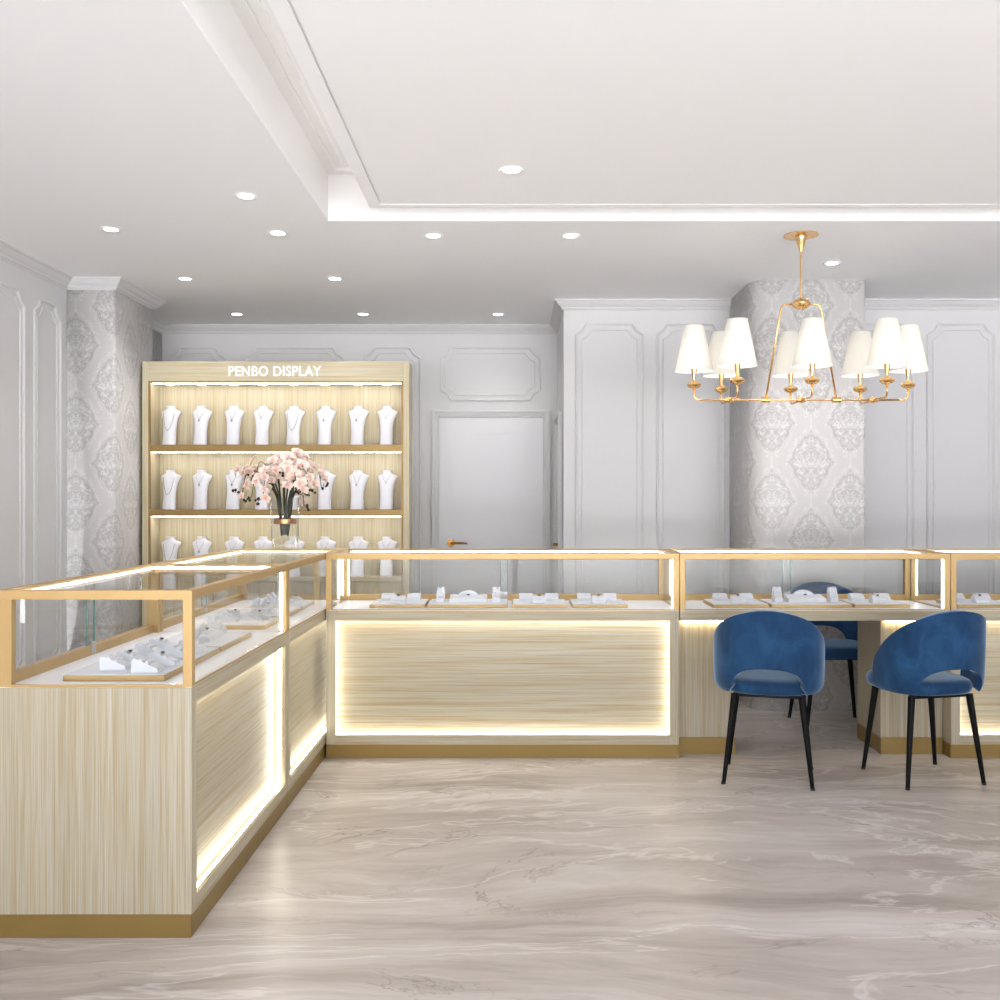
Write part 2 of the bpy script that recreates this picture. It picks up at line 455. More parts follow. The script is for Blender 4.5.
b3 = sweep_plan('baseboard_right', [(XJ, YJ), (1.478, YJ)], BP, 0); b4 = sweep_plan('baseboard_right_back', [(2.19, YJ), (XR, YJ)], BP, 0)

# picture-frame mouldings with notched corners
def notch_path(w, h, n, inset=0):
    """closed path (local a,b) of a w x h frame with stepped concave corners"""
    a0, a1, b0, b1 = inset, w-inset, inset, h-inset
    e = n*.22; n = n
    pts = []
    def corner(cx, cy, sx, sy, flip):
        seq = [(0, n+e), (e*.6, n+e*.4), (e, n)]
        for k in range(1, 4):
            t = k/4; ang = PI/2*t
            # slightly concave diagonal
            ax = e + (n-e)*t; ay = n - (n-e)*t
            bul = .10*n*math.sin(PI*t)
            seq.append((ax + bul, ay + bul))
        seq += [(n, e), (n+e*.4, e*.6), (n+e, 0)]
        if flip: seq = seq[::-1]
        return [(cx + sx*u, cy + sy*v) for u, v in seq]
    pts += corner(a0, b0, 1, 1, False)
    pts += corner(a1, b0, -1, 1, True)
    pts += corner(a1, b1, -1, -1, False)
    pts += corner(a0, b1, 1, -1, True)
    return pts
def frame_mesh(bm, pts, width, height, to3):
    N = len(pts); P = [Vector(p) for p in pts]
    prof = [(0, 0), (0, height*.6), (width*.25, height), (width*.6, height*.8), (width*.8, height*.4), (width, height*.35), (width, 0)]
    R = []
    for i in range(N):
        d0 = (P[i]-P[i-1]).normalized(); d1 = (P[(i+1)%N]-P[i]).normalized()
        n0 = Vector((-d0.y, d0.x)); n1 = Vector((-d1.y, d1.x)); nn = n0+n1
        if nn.length < 1e-4: nn = n0
        nn.normalize(); k = 1/max(.5, nn.dot(n0))
        R.append([bm.verts.new(to3(P[i].x+nn.x*k*o, P[i].y+nn.y*k*o, h)) for o, h in prof])
    for i in range(N):
        a, b_ = R[i], R[(i+1)%N]
        for j in range(len(prof)-1): bm.faces.new((a[j], a[j+1], b_[j+1], b_[j]))
trim_n = [2]
def wall_panel(to3, w, h, n, label, double=True):
    m = MB()
    frame_mesh(m.bm, notch_path(w, h, n), .022, .013, to3)
    if double: frame_mesh(m.bm, notch_path(w, h, n*.9, .042), .011, .007, to3)
    trim_n[0] += 1
    return struct(m.build('trim_%d' % trim_n[0], 'paint'), label)
def on_y(y, x, z): return lambda a, b_, h: (x+a, y-h, z+b_)
def on_left(y, z): return lambda a, b_, h: (XL+h, y+a, z+b_)
ZP = 2.535      # top of the tall panels
def px(x, Y): return (x-515)*Y/1000
for x0_, x1_ in ((575, 644), (656, 725), (845, 914), (926.5, 995.5), (1008, 1077), (1089, 1158)):
    a, b_ = px(x0_, YJ), px(x1_, YJ)
    wall_panel(on_y(YJ, a, .30), b_-a, ZP-.30, .066, 'tall notched moulding panel on the white wall')
for x0_, x1_ in ((169.5, 226), (245, 344), (364, 421)):
    a, b_ = px(x0_, YB), px(x1_, YB)
    wall_panel(on_y(YB, a, .30), b_-a, 2.522-.30, .072, 'tall notched moulding panel behind the display cabinet')
a, b_ = px(440, YB), px(541, YB)
wall_panel(on_y(YB, a, 2.095), b_-a, 2.522-2.095, .072, 'notched moulding panel above the door')
for y0_, y1_ in ((5.79, 6.13), (4.75, 5.68), (3.7, 4.64), (2.65, 3.59), (1.6, 2.54), (.55, 1.49), (-.5, .44)):
    wall_panel(on_left(y0_, .30), y1_-y0_, 2.495-.30, .066, 'tall notched moulding panel on the left wall')
for y0_, y1_ in ((6.95, 7.03),):
    pass

# doors
def make_door(n, origin, rz, w, h, label, handle_x, hz=.98, flip=1, leaf=True):
    d = empty('door_%d' % n, origin, rz, label, None, None, 'structure')
    cw = .05
    m = MB()
    for (o, t, dep) in ((0, .018, .030), (.018, .022, .022), (.040, .014, .012)):
        m.box(-cw+o, -cw+o+t, -dep, 0, 0, h+cw-o); m.box(w+cw-o-t, w+cw-o, -dep, 0, 0, h+cw-o)
        m.box(-cw+o+t, w+cw-o-t, -dep, 0, h+cw-o-t, h+cw-o)
    m.build('door_frame', 'paint', d, bevel=.002)
    m = MB().box(.006, w-.006, -.006, -.001, .008, h-.006)
    for (bx0, bx1, bz0, bz1) in ((.10, w-.10, .12, .80), (.10, w-.10, .92, h-.12)):
        m.box(bx0, bx0+.008, -.010, -.006, bz0, bz1); m.box(bx1-.008, bx1, -.010, -.006, bz0, bz1)
        m.box(bx0+.008, bx1-.008, -.010, -.006, bz0, bz0+.008); m.box(bx0+.008, bx1-.008, -.010, -.006, bz1-.008, bz1)
    lf = m.build('door_panel', 'door_paint', d)
    m = MB()
    m.rings([[(handle_x+.030*math.cos(t), -.006-dd, hz+.030*math.sin(t)) for t in [2*PI*i/20 for i in range(20)]] for dd in (0, .008)])
    m.tube([(handle_x, -.012, hz), (handle_x, -.05, hz)], .010)
    m.tube([(handle_x, -.05, hz), (handle_x+flip*.03, -.052, hz), (handle_x+flip*.09, -.05, hz+.001), (handle_x+flip*.13, -.05, hz-.003)], [.011,.010,.009,.006])
    m.build('door_handle', 'handle', d, smooth=True, auto=40)
    return d
make_door(1, (-.602, YB, 0), 0, .83, 1.971, 'pale grey door with a brass lever handle beside the display cabinet', .10)
# second door in the short side wall facing -x
make_door(2, (XJ, 7.78, 0), -PI/2, .62, 1.90, 'pale door in the short side wall, seen edge-on, with a brass handle', .52, .995, -1)

# downlights
DL = [(111,229), (246,196), (278,233), (433.5,235.5), (570.5,235.5), (832,263), (185,278.5), (335,278.5), (498,314), (363,314), (237,314)]
DLL = ['recessed round ceiling light nearest the left wall, above the left papered column',
 'recessed round ceiling light left of the tray corner, nearest the viewer',
 'recessed round ceiling light just beyond the tray corner',
 'recessed round ceiling light beyond the tray edge, fourth from the left wall',
 'recessed round ceiling light beyond the tray edge, left of the chandelier canopy',
 'recessed round ceiling light right of the chandelier rod, before the papered column',
 'recessed round ceiling light above the left end of the lit display cabinet',
 'recessed round ceiling light before the alcove, above the right end of the cabinet',
 'recessed round ceiling light in the alcove above the door',
 'recessed round ceiling light in the alcove, middle of its row of three',
 'recessed round ceiling light in the alcove, nearest the left column']
def make_downlight(label, X_, Y_, z, power=9):
    t = empty('downlight', (X_, Y_, z), 0, label, 'ceiling light', 'recessed round ceiling lights')
    MB().rings([[(r_*math.cos(2*PI*i/32), r_*math.sin(2*PI*i/32), zz) for i in range(32)] for r_, zz in ((.034,-.001),(.036,-.004),(.050,-.004),(.052,-.0005))], False, False).build('trim_ring', 'ceiling', t, smooth=True)
    MB().lathe([(.034,-.0025),(.034,-.0005)], n=32).build('lens', 'lens', t)
    ld = bpy.data.lights.new('downlight_lamp', 'SPOT'); ld.energy = power*1.3; ld.spot_size = math.radians(120); ld.spot_blend = .9; ld.shadow_soft_size = .05; ld.color = (1,.98,.95)
    lo = bpy.data.objects.new('downlight_lamp', ld); C.objects.link(lo); lo.parent = t; lo.location = (0,0,-.02)
    return t
for (x_, y_), lb in zip(DL, DLL):
    Z = 1.382/(501-y_)*1000
    make_downlight(lb, (x_-515)*Z/1000, Z, CH)
make_downlight('recessed round ceiling light alone in the tray panel, shining brightly', -.015, 4.175, CH+.001, 16)

# ------------------------------------------------------------------ glass display counters
CT, DK = 1.042, .752    # counter top and deck heights
def make_case(origin, rz, L, D, label, ends=(True, True), base='panel', stile=.046, pb=.036, group='glass jewelry display counters'):
    t = empty('display_counter', origin, rz, label, 'display counter', group)
    if base == 'panel':
        m = MB(); m.box(.02, L-.02, .052, D-.02, .07, DK-.012); m.build('carcass', 'wood_z', t)
        m = MB(); m.box(0, .02, .0, D, .07, DK-.002); m.build('end_panel', 'wood_z', t, bevel=.0015)
        m = MB(); m.box(L-.02, L, .0, D, .07, DK-.002); m.build('end_panel', 'wood_z', t, bevel=.0015)
        s0, s1, b0, b1, pk = stile, L-stile, .116, .70, .014
        for a0, a1, q0, q1 in ((.02, s0, .02, s0-pk), (s1, L-.02, s1+pk, L-.02)):
            m = MB(); m.box(a0, a1, 0, .014, .07, DK-.002); m.box(q0, q1, .014, .05, .07, DK-.002); m.build('front_stile', 'wood_z', t)
        for a0, a1, q0, q1 in ((.07, b0, .07, b0-pk), (b1, DK-.002, b1+pk, DK-.002)):
            m = MB(); m.box(s0, s1, 0, .014, a0, a1); m.box(s0-pk, s1+pk, .0141, .05, q0, q1); m.build('front_rail', 'wood_x', t)
        MB().box(s0-pk, s1+pk, .050, .0515, b0-pk, b1+pk).build('inset_panel', 'wood_x', t)
        m = MB(); q = .006; y0_, y1_ = .020, .034
        m.box(s0-pk+.001, s1+pk-.001, y0_, y1_, b0-pk+.001, b0-pk+q); m.box(s0-pk+.001, s1+pk-.001, y0_, y1_, b1+pk-q, b1+pk-.001)
        m.box(s0-pk+.001, s0-pk+q, y0_, y1_, b0-pk+q, b1+pk-q); m.box(s1+pk-q, s1+pk-.001, y0_, y1_, b0-pk+q, b1+pk-q)
        m.build('light_strip', 'led_panel', t)
        MB().box(.0, L, .004, D, 0, .07).build('toe_kick', 'kick', t)
    else:   # knee-hole table on two pedestals
        MB().box(0, L, 0, D, .70, DK-.002).build('table_apron', 'wood_x', t, bevel=.0015)
        for a0, a1 in ((.0, .30), (L-.322, L)):
            MB().box(a0, a1, .088, .437, .085, .70).build('pedestal', 'wood_z', t, bevel=.002)
            MB().box(a0-.0 if a0 else 0, a1, .084, .441, 0, .085).build('toe_kick', 'kick', t)
            MB().box(a0+.02, a1-.01, .070, .080, .690, .6995).build('light_strip', 'led_under', t)
    MB().box(.002, L-.002, .002, D-.002, DK-.002, DK+.001).build('deck', 'white', t)
    # metal frame
    p = .028
    m = MB()
    m.box(0, p, 0, p, DK, CT-p); m.box(L-p, L, 0, p, DK, CT-p)
    m.box(0, p, D-pb, D, DK, CT-p); m.box(L-p, L, D-pb, D, DK, CT-p)
    m.box(0, L, 0, p, CT-p, CT); m.box(0, L, D-p, D, CT-p, CT)
    m.box(0, p, p, D-p, CT-p, CT); m.box(L-p, L, p, D-p, CT-p, CT)
    m.box(p, L-p, 0, .008, DK, DK+.007)
    if ends[0]: m.box(0, .008, p, D-pb, DK, DK+.007)
    if ends[1]: m.box(L-.008, L, p, D-pb, DK, DK+.007)
    m.box(p, L-p, D-.03, D, DK, DK+.034)
    m.build('metal_frame', 'gold', t, bevel=.0012)
    g = .005
    MB().box(p, L-p, .010, .010+g, DK+.007, CT-p).build('front_glass', 'glass', t)
    if ends[0]: MB().box(.010, .010+g, p, D-pb, DK+.007, CT-p).build('end_glass', 'glass', t)
    if ends[1]: MB().box(L-.010-g, L-.010, p, D-pb, DK+.007, CT-p).build('end_glass', 'glass', t)
    MB().box(p, L-p, p, D-p, CT-.009, CT-.003).build('top_glass', 'glass', t)
    for i, (a0, a1, yy) in enumerate(((p, L*.5+.02, D-.026), (L*.5-.02, L-p, D-.016))):
        d = MB().box(a0, a1, yy, yy+g, DK+.034, CT-p).build('sliding_door', 'glass', t)
        e = a1 if i == 0 else a0
        MB().box(e-.002, e+.002, yy-.0005, yy+g+.0005, DK+.034, CT-p).build('glass_edge', 'glass_edge', d)
    MB().box(L*.5-.02, L*.5+.02, D-.032, D-.0305, DK+.004, DK+.05).build('door_lock', 'silver', t)
    # light strips
    m = MB(); m.box(p+.01, L-p-.01, D-p-.005, D-p-.001, CT-p+.008, CT-p+.016)
    m.box(L-p-.005, L-p-.001, p+.01, D-p-.01, CT-p+.008, CT-p+.014)
    m.box(L-p-.005, L-p-.0005, .017, .027, DK+.01, CT-p-.002)
    if ends == (True, True): m.box(p+.001, p+.006, D-pb-.006, D-pb-.001, DK+.03, CT-p-.002)
    m.build('light_strip', 'led_case', t)
    return t

D1 = .55
case_left_a = make_case((-.968, 2.998, 0), PI/2, 1.262, .592, 'glass topped pale wood counter at the left, its end panel facing the viewer', (True, False), pb=.05)
case_left_b = make_case((-.968, 4.264, 0), PI/2, 1.383, .592, 'glass topped display counter in pale wood carrying the flower vase, in the corner', (False, True), pb=.05)
case_mid = make_case((-.962, 5.09, 0), 0, 1.797, D1, 'wide central glass display counter with a glowing horizontal wood panel')
case_tab = make_case((.839, 5.09, 0), 0, 1.376, D1, 'glass display table with knee space between two pedestals, blue chairs around it', base='table')
case_right = make_case((2.219, 5.09, 0), 0, 1.80, D1, 'glass display counter with a glowing panel cut off by the right picture edge')

# ------------------------------------------------------------------ display trays and their contents
ORD = ['first', 'second', 'third', 'fourth', 'fifth', 'sixth', 'seventh', 'eighth']
def tray_proto(w, d=.28):
    t = empty('display_tray', (0,0,-5))
    MB().box(0, w, 0, d, 0, .017).build('tray_base', 'gold', t, bevel=.0015)
    MB().box(.004, w-.004, .004, d-.004, .017, .0205).build('tray_pad', 'leather', t, bevel=.0015)
    return t
def block_mesh():
    m = MB()   # wedge with rolls for rings, high at the back, front towards -y
    m.prism([(-.030,0),(.030,0),(.034,.020),(.020,.036),(-.004,.030),(-.030,.016)], -.036, .036, 'x')
    # rolls
    for yy, zz in ((-.018,.0195),(-.006,.027),(.008,.032)):
        m.tube([(-.034, yy, zz), (.034, yy, zz)], .0055, 8)
    return m
def wedge_mesh():
    m = MB()   # tall slotted wedge
    m.prism([(-.045,0),(.040,0),(.040,.040),(.030,.045),(-.040,.014)], -.030, .030, 'x')
    m.tube([(-.028, .012, .0375), (.028, .012, .0375)], .006, 8)
    m.tube([(-.028, -.008, .0295), (.028, -.008, .0295)], .006, 8)
    return m
def pad_mesh():
    m = MB()   # wide necklace pad with an arched back roll
    m.prism([(-.055,0),(.045,0),(.045,.034),(-.045,.020)], -.098, .098, 'x')
    pts = [(.055*math.cos(a), .0, .020+.036*math.sin(a)) for a in [PI*i/16 for i in range(17)]]
    poly = [(x_, z_) for x_, _, z_ in pts]
    A = [[(x_, yy, z_+ .004) for x_, z_ in poly] for yy in (.005, .035)]
    m.rings(A)
    m.tube([(-.075, -.012, .0255), (.075, -.012, .0255)], .006, 8)
    m.tube([(-.06, -.028, .0235), (.06, -.028, .0235)], .005, 8)
    return m
def tower_mesh():
    m = MB()
    for k in range(3):
        y0_ = -.030 + .018*k; z0_ = .024*k
        m.box(-.021, .021, y0_, .036, z0_, z0_+.022)
        for x_ in (-.014, 0, .014): m.ball((x_, y0_+.008, z0_+.024), .0065, n=6)
    return m
def mesh_only(mb, name):
    o = mb.build(name, 'leather', None, smooth=True, auto=35); me = o.data; bpy.data.objects.remove(o); return me
block_me = mesh_only(block_mesh(), 'ring_block'); wedge_me = mesh_only(wedge_mesh(), 'ring_wedge')
pad_me = mesh_only(pad_mesh(), 'necklace_pad'); tower_me = mesh_only(tower_mesh(), 'ring_tower')
trayA = tray_proto(.29); trayB = tray_proto(.42); trayW = tray_proto(.29, .315)
def ring_proto():
    t = empty('ring', (0,0,-5))
    MB().tube([(.0075*math.cos(a), 0, .0075+.0075*math.sin(a)) for a in [2*PI*i/16 for i in range(16)]], .0013, 6, closed=True).build('band', 'silver', t, smooth=True)
    MB().lathe([(.0015,.013),(.0080,.0175),(.0060,.0212),(.001,.0215)], n=8).build('stone', 'gem', t)
    return t
ringp = ring_proto()
def put_mesh(name, me, loc, rz, label, cat, group):
    o = bpy.data.objects.new(name, me); C.objects.link(o); o.location = loc; o.rotation_euler = (0,0,rz)
    return tag(o, label, cat, group)
def put_ring(T, loc, rz, label):
    r_ = copy_tree(ringp); r_.location = T @ Vector(loc); r_.rotation_euler = (0,0,rz); tag(r_, label, 'ring', 'dark stone rings on the trays')
def put_tray(origin, rz, kind, where, fused=1.0):
    proto = {'A': trayA, 'B': trayB, 'W': trayW}[kind]
    t = copy_tree(proto); t.location = origin; t.rotation_euler = (0,0,rz)
    tag(t, 'gold edged white display tray with jewelry stands, %s' % where, 'display tray', 'display trays on the counter decks')
    T = Matrix.Translation(origin) @ Matrix.Rotation(rz, 4, 'Z')
    tz = .0207
    def P(x_, y_): return T @ Vector((x_, y_, tz))
    g = 'white jewelry stands on the trays'
    if kind == 'A':
        put_mesh('ring_block', block_me, P(.075, .195), rz, 'white ring block on the left of %s' % where, 'ring holder', g)
        put_mesh('ring_block', block_me, P(.213, .195), rz, 'white ring block on the right of %s' % where, 'ring holder', g)
        put_mesh('ring_block', block_me, P(.144, .065), rz, 'white ring block front middle on %s' % where, 'ring holder', g)
        put_ring(T, (.144, .068, tz+.022), rz, 'dark stone ring on the front block of %s' % where)
    elif kind == 'W':
        for k, (x_, y_, nm) in enumerate(((.06, .075, 'front left'), (.19, .07, 'front right'), (.10, .19, 'back left'), (.225, .19, 'back right'))):
            put_mesh('ring_wedge', wedge_me, P(x_, y_), rz+.12*(k % 2), 'white ring wedge %s on %s' % (nm, where), 'ring holder', g)
            if k in (1, 3): put_ring(T, (x_, y_+.002, tz+.022), rz, 'dark stone ring on %s wedge, %s' % (nm, where))
    else:
        put_mesh('necklace_pad', pad_me, P(.21, .13), rz, 'wide white arched pad, middle of %s' % where, 'necklace pad', g)
        put_ring(T, (.21, .118, tz+.021), rz, 'dark stone ring on the arched pad of %s' % where)
        put_mesh('ring_tower', tower_me, P(.062, .12), rz, 'three step white ring tower left on %s' % where, 'ring tower', g)
        put_mesh('ring_tower', tower_me, P(.358, .12), rz, 'three step white ring tower right on %s' % where, 'ring tower', g)
zt = DK+.0012
for k, (x_, kd) in enumerate(((-.758,'A'), (-.458,'B'), (-.016,'A'), (.297,'A'))):
    put_tray((x_, 5.205, zt), 0, kd, '%s tray from left, central counter' % ORD[k])
for k, (x_, kd) in enumerate(((1.032,'A'), (1.335,'B'), (1.768,'A'))):
    put_tray((x_, 5.205, zt), 0, kd, '%s tray from left, display table' % ORD[k])
put_tray((2.307, 5.205, zt), 0, 'A', 'tray in rightmost counter')
for k, (y_, kd) in enumerate(((3.09,'W'), (3.385,'W'), (3.69,'B'))):
    put_tray((-1.083, y_, zt), PI/2, kd, '%s tray from near end, left counter' % ORD[k])
for k, (y_, kd) in enumerate(((4.335,'W'), (4.66,'B'), (5.11,'A'))):
    put_tray((-1.083, y_, zt), PI/2, kd, '%s tray from near end, corner counter' % ORD[k])
for pr in (trayA, trayB, trayW, ringp):
    for ch in children(pr): bpy.data.objects.remove(ch)
    bpy.data.objects.remove(pr)

# ------------------------------------------------------------------ tall lit display cabinet
YC = 6.62
def cx(x): return (x-515)*YC/1000
def cz(y): return E - (y-501)*YC/1000
X0, X1 = cx(142), cx(409.3); W = X1-X0; HC = cz(361.3)
cab = empty('display_cabinet', (X0, YC, 0), 0, 'tall pale wood display cabinet with three lit shelves and a glowing header sign', 'display cabinet')
DC = .20
i0, i1 = .055, W-.052; zo = cz(383)
for a_, b_ in ((0, i0-.012), (i1+.012, W)): MB().box(a_, b_, 0, DC, 0, HC).build('side_panel', 'cab_z', cab, bevel=.002)
m = MB(); m.box(i0-.012, i1+.012, 0, DC, zo+.012, HC); m.build('header', 'cab_x', cab, bevel=.002)
MB().box(i0-.012, i1+.012, DC-.02, DC, .0, zo+.012).build('back_panel', 'cab_z', cab)
MB().box(i0-.012, i0-.001, .012, DC-.02, cz(577)-.0, zo).build('inner_side', 'cab_z', cab)
MB().box(i1+.001, i1+.012, .012, DC-.02, cz(577), zo).build('inner_side', 'cab_z', cab)
m = MB(); m.box(i0-.012, i0, -.004, .012, cz(581), zo+.012); m.box(i1, i1+.012, -.004, .012, cz(581), zo+.012); m.box(i0, i1, -.004, .012, zo, zo+.012)
m.build('gold_surround', 'gold_edge', cab)
MB().box(i0, i1, .012, DC-.02, zo, zo+.011).build('ceiling_board', 'cab_x', cab)
SH = [(cz(444.6), cz(451.7)), (cz(509.6), cz(516.2)), (cz(577), cz(581.5))]
for k, (zt_, zb_) in enumerate(SH):
    MB().box(i0, i1, 0 if k < 2 else -.0, DC-.021, zb_, zt_).build('shelf', 'gold_edge' if k < 2 else 'cab_x', cab, bevel=.001)
    # pale top surface of the shelf
tops = [zo, SH[0][1], SH[1][1]]
for k, z_ in enumerate(tops):
    MB().box(i0+.006, i1-.006, .014, .030, z_-.005, z_-.001).build('light_strip', 'led_shelf', cab)
# lower doors
dz1 = SH[2][1]-.004
for k in range(4):
    w_ = (i1-i0)/4
    d = MB().box(i0+k*w_+.002, i0+(k+1)*w_-.002, .004, .022, .09, dz1).build('door', 'cab_z', cab, bevel=.002)
    MB().lathe([(.0,0),(.010,0),(.010,.012),(.0,.012)], n=16, cap0=False, cap1=False).build('knob', 'silver', d, loc=(i0+(k+(.88 if k % 2 == 0 else .12))*w_, -.004, dz1-.10))
MB().box(i0-.012, i1+.012, .02, DC-.02, 0, .085).build('toe_kick', 'kick', cab)
MB().box(i0-.012, i1+.012, .024, DC-.02, .085, SH[2][1]-.002).build('carcass', 'cab_z', cab)
# header sign
fc = bpy.data.curves.new('header_sign', 'FONT'); fc.body = 'PENBO DISPLAY'; fc.size = 1; fc.extrude = .02; fc.offset = .019
fc.space_character = 1.07
so = bpy.data.objects.new('header_sign', fc); C.objects.link(so)
bpy.context.view_layer.update()
dg = bpy.context.evaluated_depsgraph_get(); me = bpy.data.meshes.new_from_object(so.evaluated_get(dg))
bpy.data.objects.remove(so)
xs = [v.co.x for v in me.vertices]; ys = [v.co.y for v in me.vertices]
tw, th = (321.3-228.7)*YC/1000, (376.3-366.0)*YC/1000
sx_, sy_ = tw/(max(xs)-min(xs)), th/(max(ys)-min(ys)); mx0, my0 = min(xs), min(ys)
lx, lz = cx(228.7)-X0, cz(376.3)
for v in me.vertices:
    x_, y_, z_ = v.co; v.co = (lx+(x_-mx0)*sx_, -.003-z_*.1, lz+(y_-my0)*sy_)
me.materials.clear(); me.materials.append(M['letter'])
so = bpy.data.objects.new('header_sign', me); C.objects.link(so); so.parent = cab; so['label'] = 'white glowing letters PENBO DISPLAY'

# busts
def bust_sec(z):
    T = [(0,.054,.040,0), (.10,.050,.036,0), (.15,.053,.036,.0), (.20,.062,.034,.002), (.250,.083,.030,.006), (.259,.083,.028,.007), (.267,.066,.027,.005), (.276,.044,.027,.002), (.284,.036,.027,.001), (.292,.035,.028,0), (.299,.037,.030,0), (.303,.035,.028,0)]
    for a, b_ in zip(T, T[1:]):
        if z <= b_[0]:
            t = (z-a[0])/(b_[0]-a[0]); return tuple(a[i]+(b_[i]-a[i])*t for i in (1,2,3))
    return T[-1][1:]
m = MB(); NB = 24
zs = [0,.004,.05,.10,.14,.17,.20,.22,.235,.25,.255,.259,.263,.267,.272,.276,.284,.292,.299,.303]
m.rings([[(bust_sec(z_)[0]*math.copysign(abs(math.cos(a))**.85, math.cos(a)) + bust_sec(z_)[2], bust_sec(z_)[1]*math.sin(a) - .018*math.sin(min(1, z_/.23)*PI/2)*0 - .02*(1-min(1, z_/.25)), z_) for a in [2*PI*i/NB for i in range(NB)]] for z_ in zs])
bo = m.build('necklace_bust', 'bust', smooth=True, auto=50); bust_me = bo.data; bpy.data.objects.remove(bo)
def front_y(x_, z_):
    w_, d_, ox = bust_sec(z_); u = max(-1, min(1, (x_-ox)/w_)); return -d_*math.sqrt(max(0, 1-u*u)) - .02*(1-min(1, z_/.25))
def neck_mesh(drop, pend, light):
    m = MB(); pts = []
    zt_ = .272; w_ = .036 if drop < .1 else .052
    n = 20
    for i in range(n+1):
        t = -1+2*i/n
        x_ = w_*t*(1 if abs(t) < .99 else 1)
        z_ = zt_ - drop*(1-abs(t)**(2.2 if drop > .1 else 1.25))
        pts.append((x_+.003, front_y(x_+.003, z_)-.003, z_))
    m.tube(pts, .0016 if light else .0024, 6)
    o = m.build('chain', 'silver', None, smooth=True); a = o.data; bpy.data.objects.remove(o)
    m = MB(); zc = zt_-drop
    if pend: m.ball((.003, front_y(.003, zc-.008)-.006, zc-.010), .0085, sz=1.2, sy=.6, n=6)
    else: m.ball((.003, front_y(.003, zc)-.004, zc-.004), .0042, n=6)
    o = m.build('pendant', 'silver', None, smooth=True); b2_ = o.data; bpy.data.objects.remove(o)
    return a, b2_
NK = {'long': neck_mesh(.155, False, False), 'pend': neck_mesh(.072, True, True), 'light': neck_mesh(.062, False, True)}
BX = [170.5, 201.5, 234, 263, 294, 325.5, 358, 387]
KD = ['long', 'pend', 'pend', 'light', 'long', 'pend', 'pend', 'light']
KW = {'long': 'long silver necklace', 'pend': 'silver pendant necklace', 'light': 'fine short silver necklace'}
SN = ['top', 'middle', 'bottom']
for k in range(3):
    zb_ = SH[k][0]+.0005
    for i, bx in enumerate(BX):
        # pixel centre taken at the bust's own depth
        Yb = YC+.098; xw = (bx-515)*Yb/1000
        rz = -.22
        o = put_mesh('necklace_bust', bust_me, (xw, Yb, zb_), rz, 'white necklace bust, %s from left on the %s cabinet shelf' % (ORD[i], SN[k]), 'necklace bust', 'white necklace busts in the lit cabinet'); o.scale = (.868,)*3
        kk = KD[i]
        if k == 1 and i == 7: kk = 'light'
        nk = empty('necklace', (xw, Yb, zb_), rz, '%s on the %s bust from left, %s cabinet shelf' % (KW[kk], ORD[i], SN[k]), 'necklace', 'necklaces on the cabinet busts'); nk.scale = (.868,)*3
        for nm, me_ in zip(('chain', 'pendant'), NK[kk]):
            c_ = bpy.data.objects.new(nm, me_); C.objects.link(c_); c_.parent = nk
# little spotlights in the ceiling board of each bay
for k, z_ in enumerate(tops):
    for i, bx in enumerate(BX):
        xx = (bx-515)*(YC+.1)/1000 - X0
        MB().lathe([(.026,-.003),(.026,0)], c=(xx, .095, z_-.0005), n=20).build('spotlight', 'spotlens', cab)

# ------------------------------------------------------------------ chandelier
ch = empty('chandelier', (1.486, 5.195, CH), 0, 'brass chandelier with eight white tapered shades hanging over the display table', 'chandelier')
MB().lathe([(0.001,0),(.088,0),(.088,-.006),(.03,-.010),(.030,-.018),(.024,-.03),(.010,-.085),(.004,-.09)], n=32, cap0=False).build('canopy', 'brass', ch, smooth=True, auto=35)
hubz = E+.985+.038 - CH    # hub height
hubz = (501-304)*5.195/1000 + E - CH
MB().tube([(0,0,-.085), (0,0,hubz)], .0055, 12).build('rod', 'brass', ch, smooth=True, auto=40)
MB().lathe([(.001,.036),(.014,.034),(.016,.028),(.030,.024),(.042,.014),(.048,.002),(.046,-.008),(.034,-.020),(.026,-.024),(.020,-.024),(.016,-.030),(.001,-.033)], c=(0,0,hubz), n=32).build('hub', 'brass', ch, smooth=True, auto=35)
bz = .525 + E - CH
for s in (-1, 1):
    pts = [(s*.04,0,hubz), (s*.085,0,hubz-.002), (s*.098,0,hubz-.012), (s*.106,0,hubz-.035), (s*.184,0,bz)]
    MB().tube(pts, .0055, 12).build('frame_arm', 'brass', ch, smooth=True)
    m = MB(); m.tube([(s*.184-.018,0,bz),(s*.184+.018,0,bz)], .0145, 16); m.tube([(s*.184-.021,0,bz),(s*.184-.015,0,bz)], .017, 16); m.tube([(s*.184+.015,0,bz),(s*.184+.021,0,bz)], .017, 16)
    m.build('collar', 'brass', ch, smooth=True, auto=35)
MB().tube([(-.51,0,bz),(.51,0,bz)], .0058, 12).build('crossbar', 'brass', ch, smooth=True)
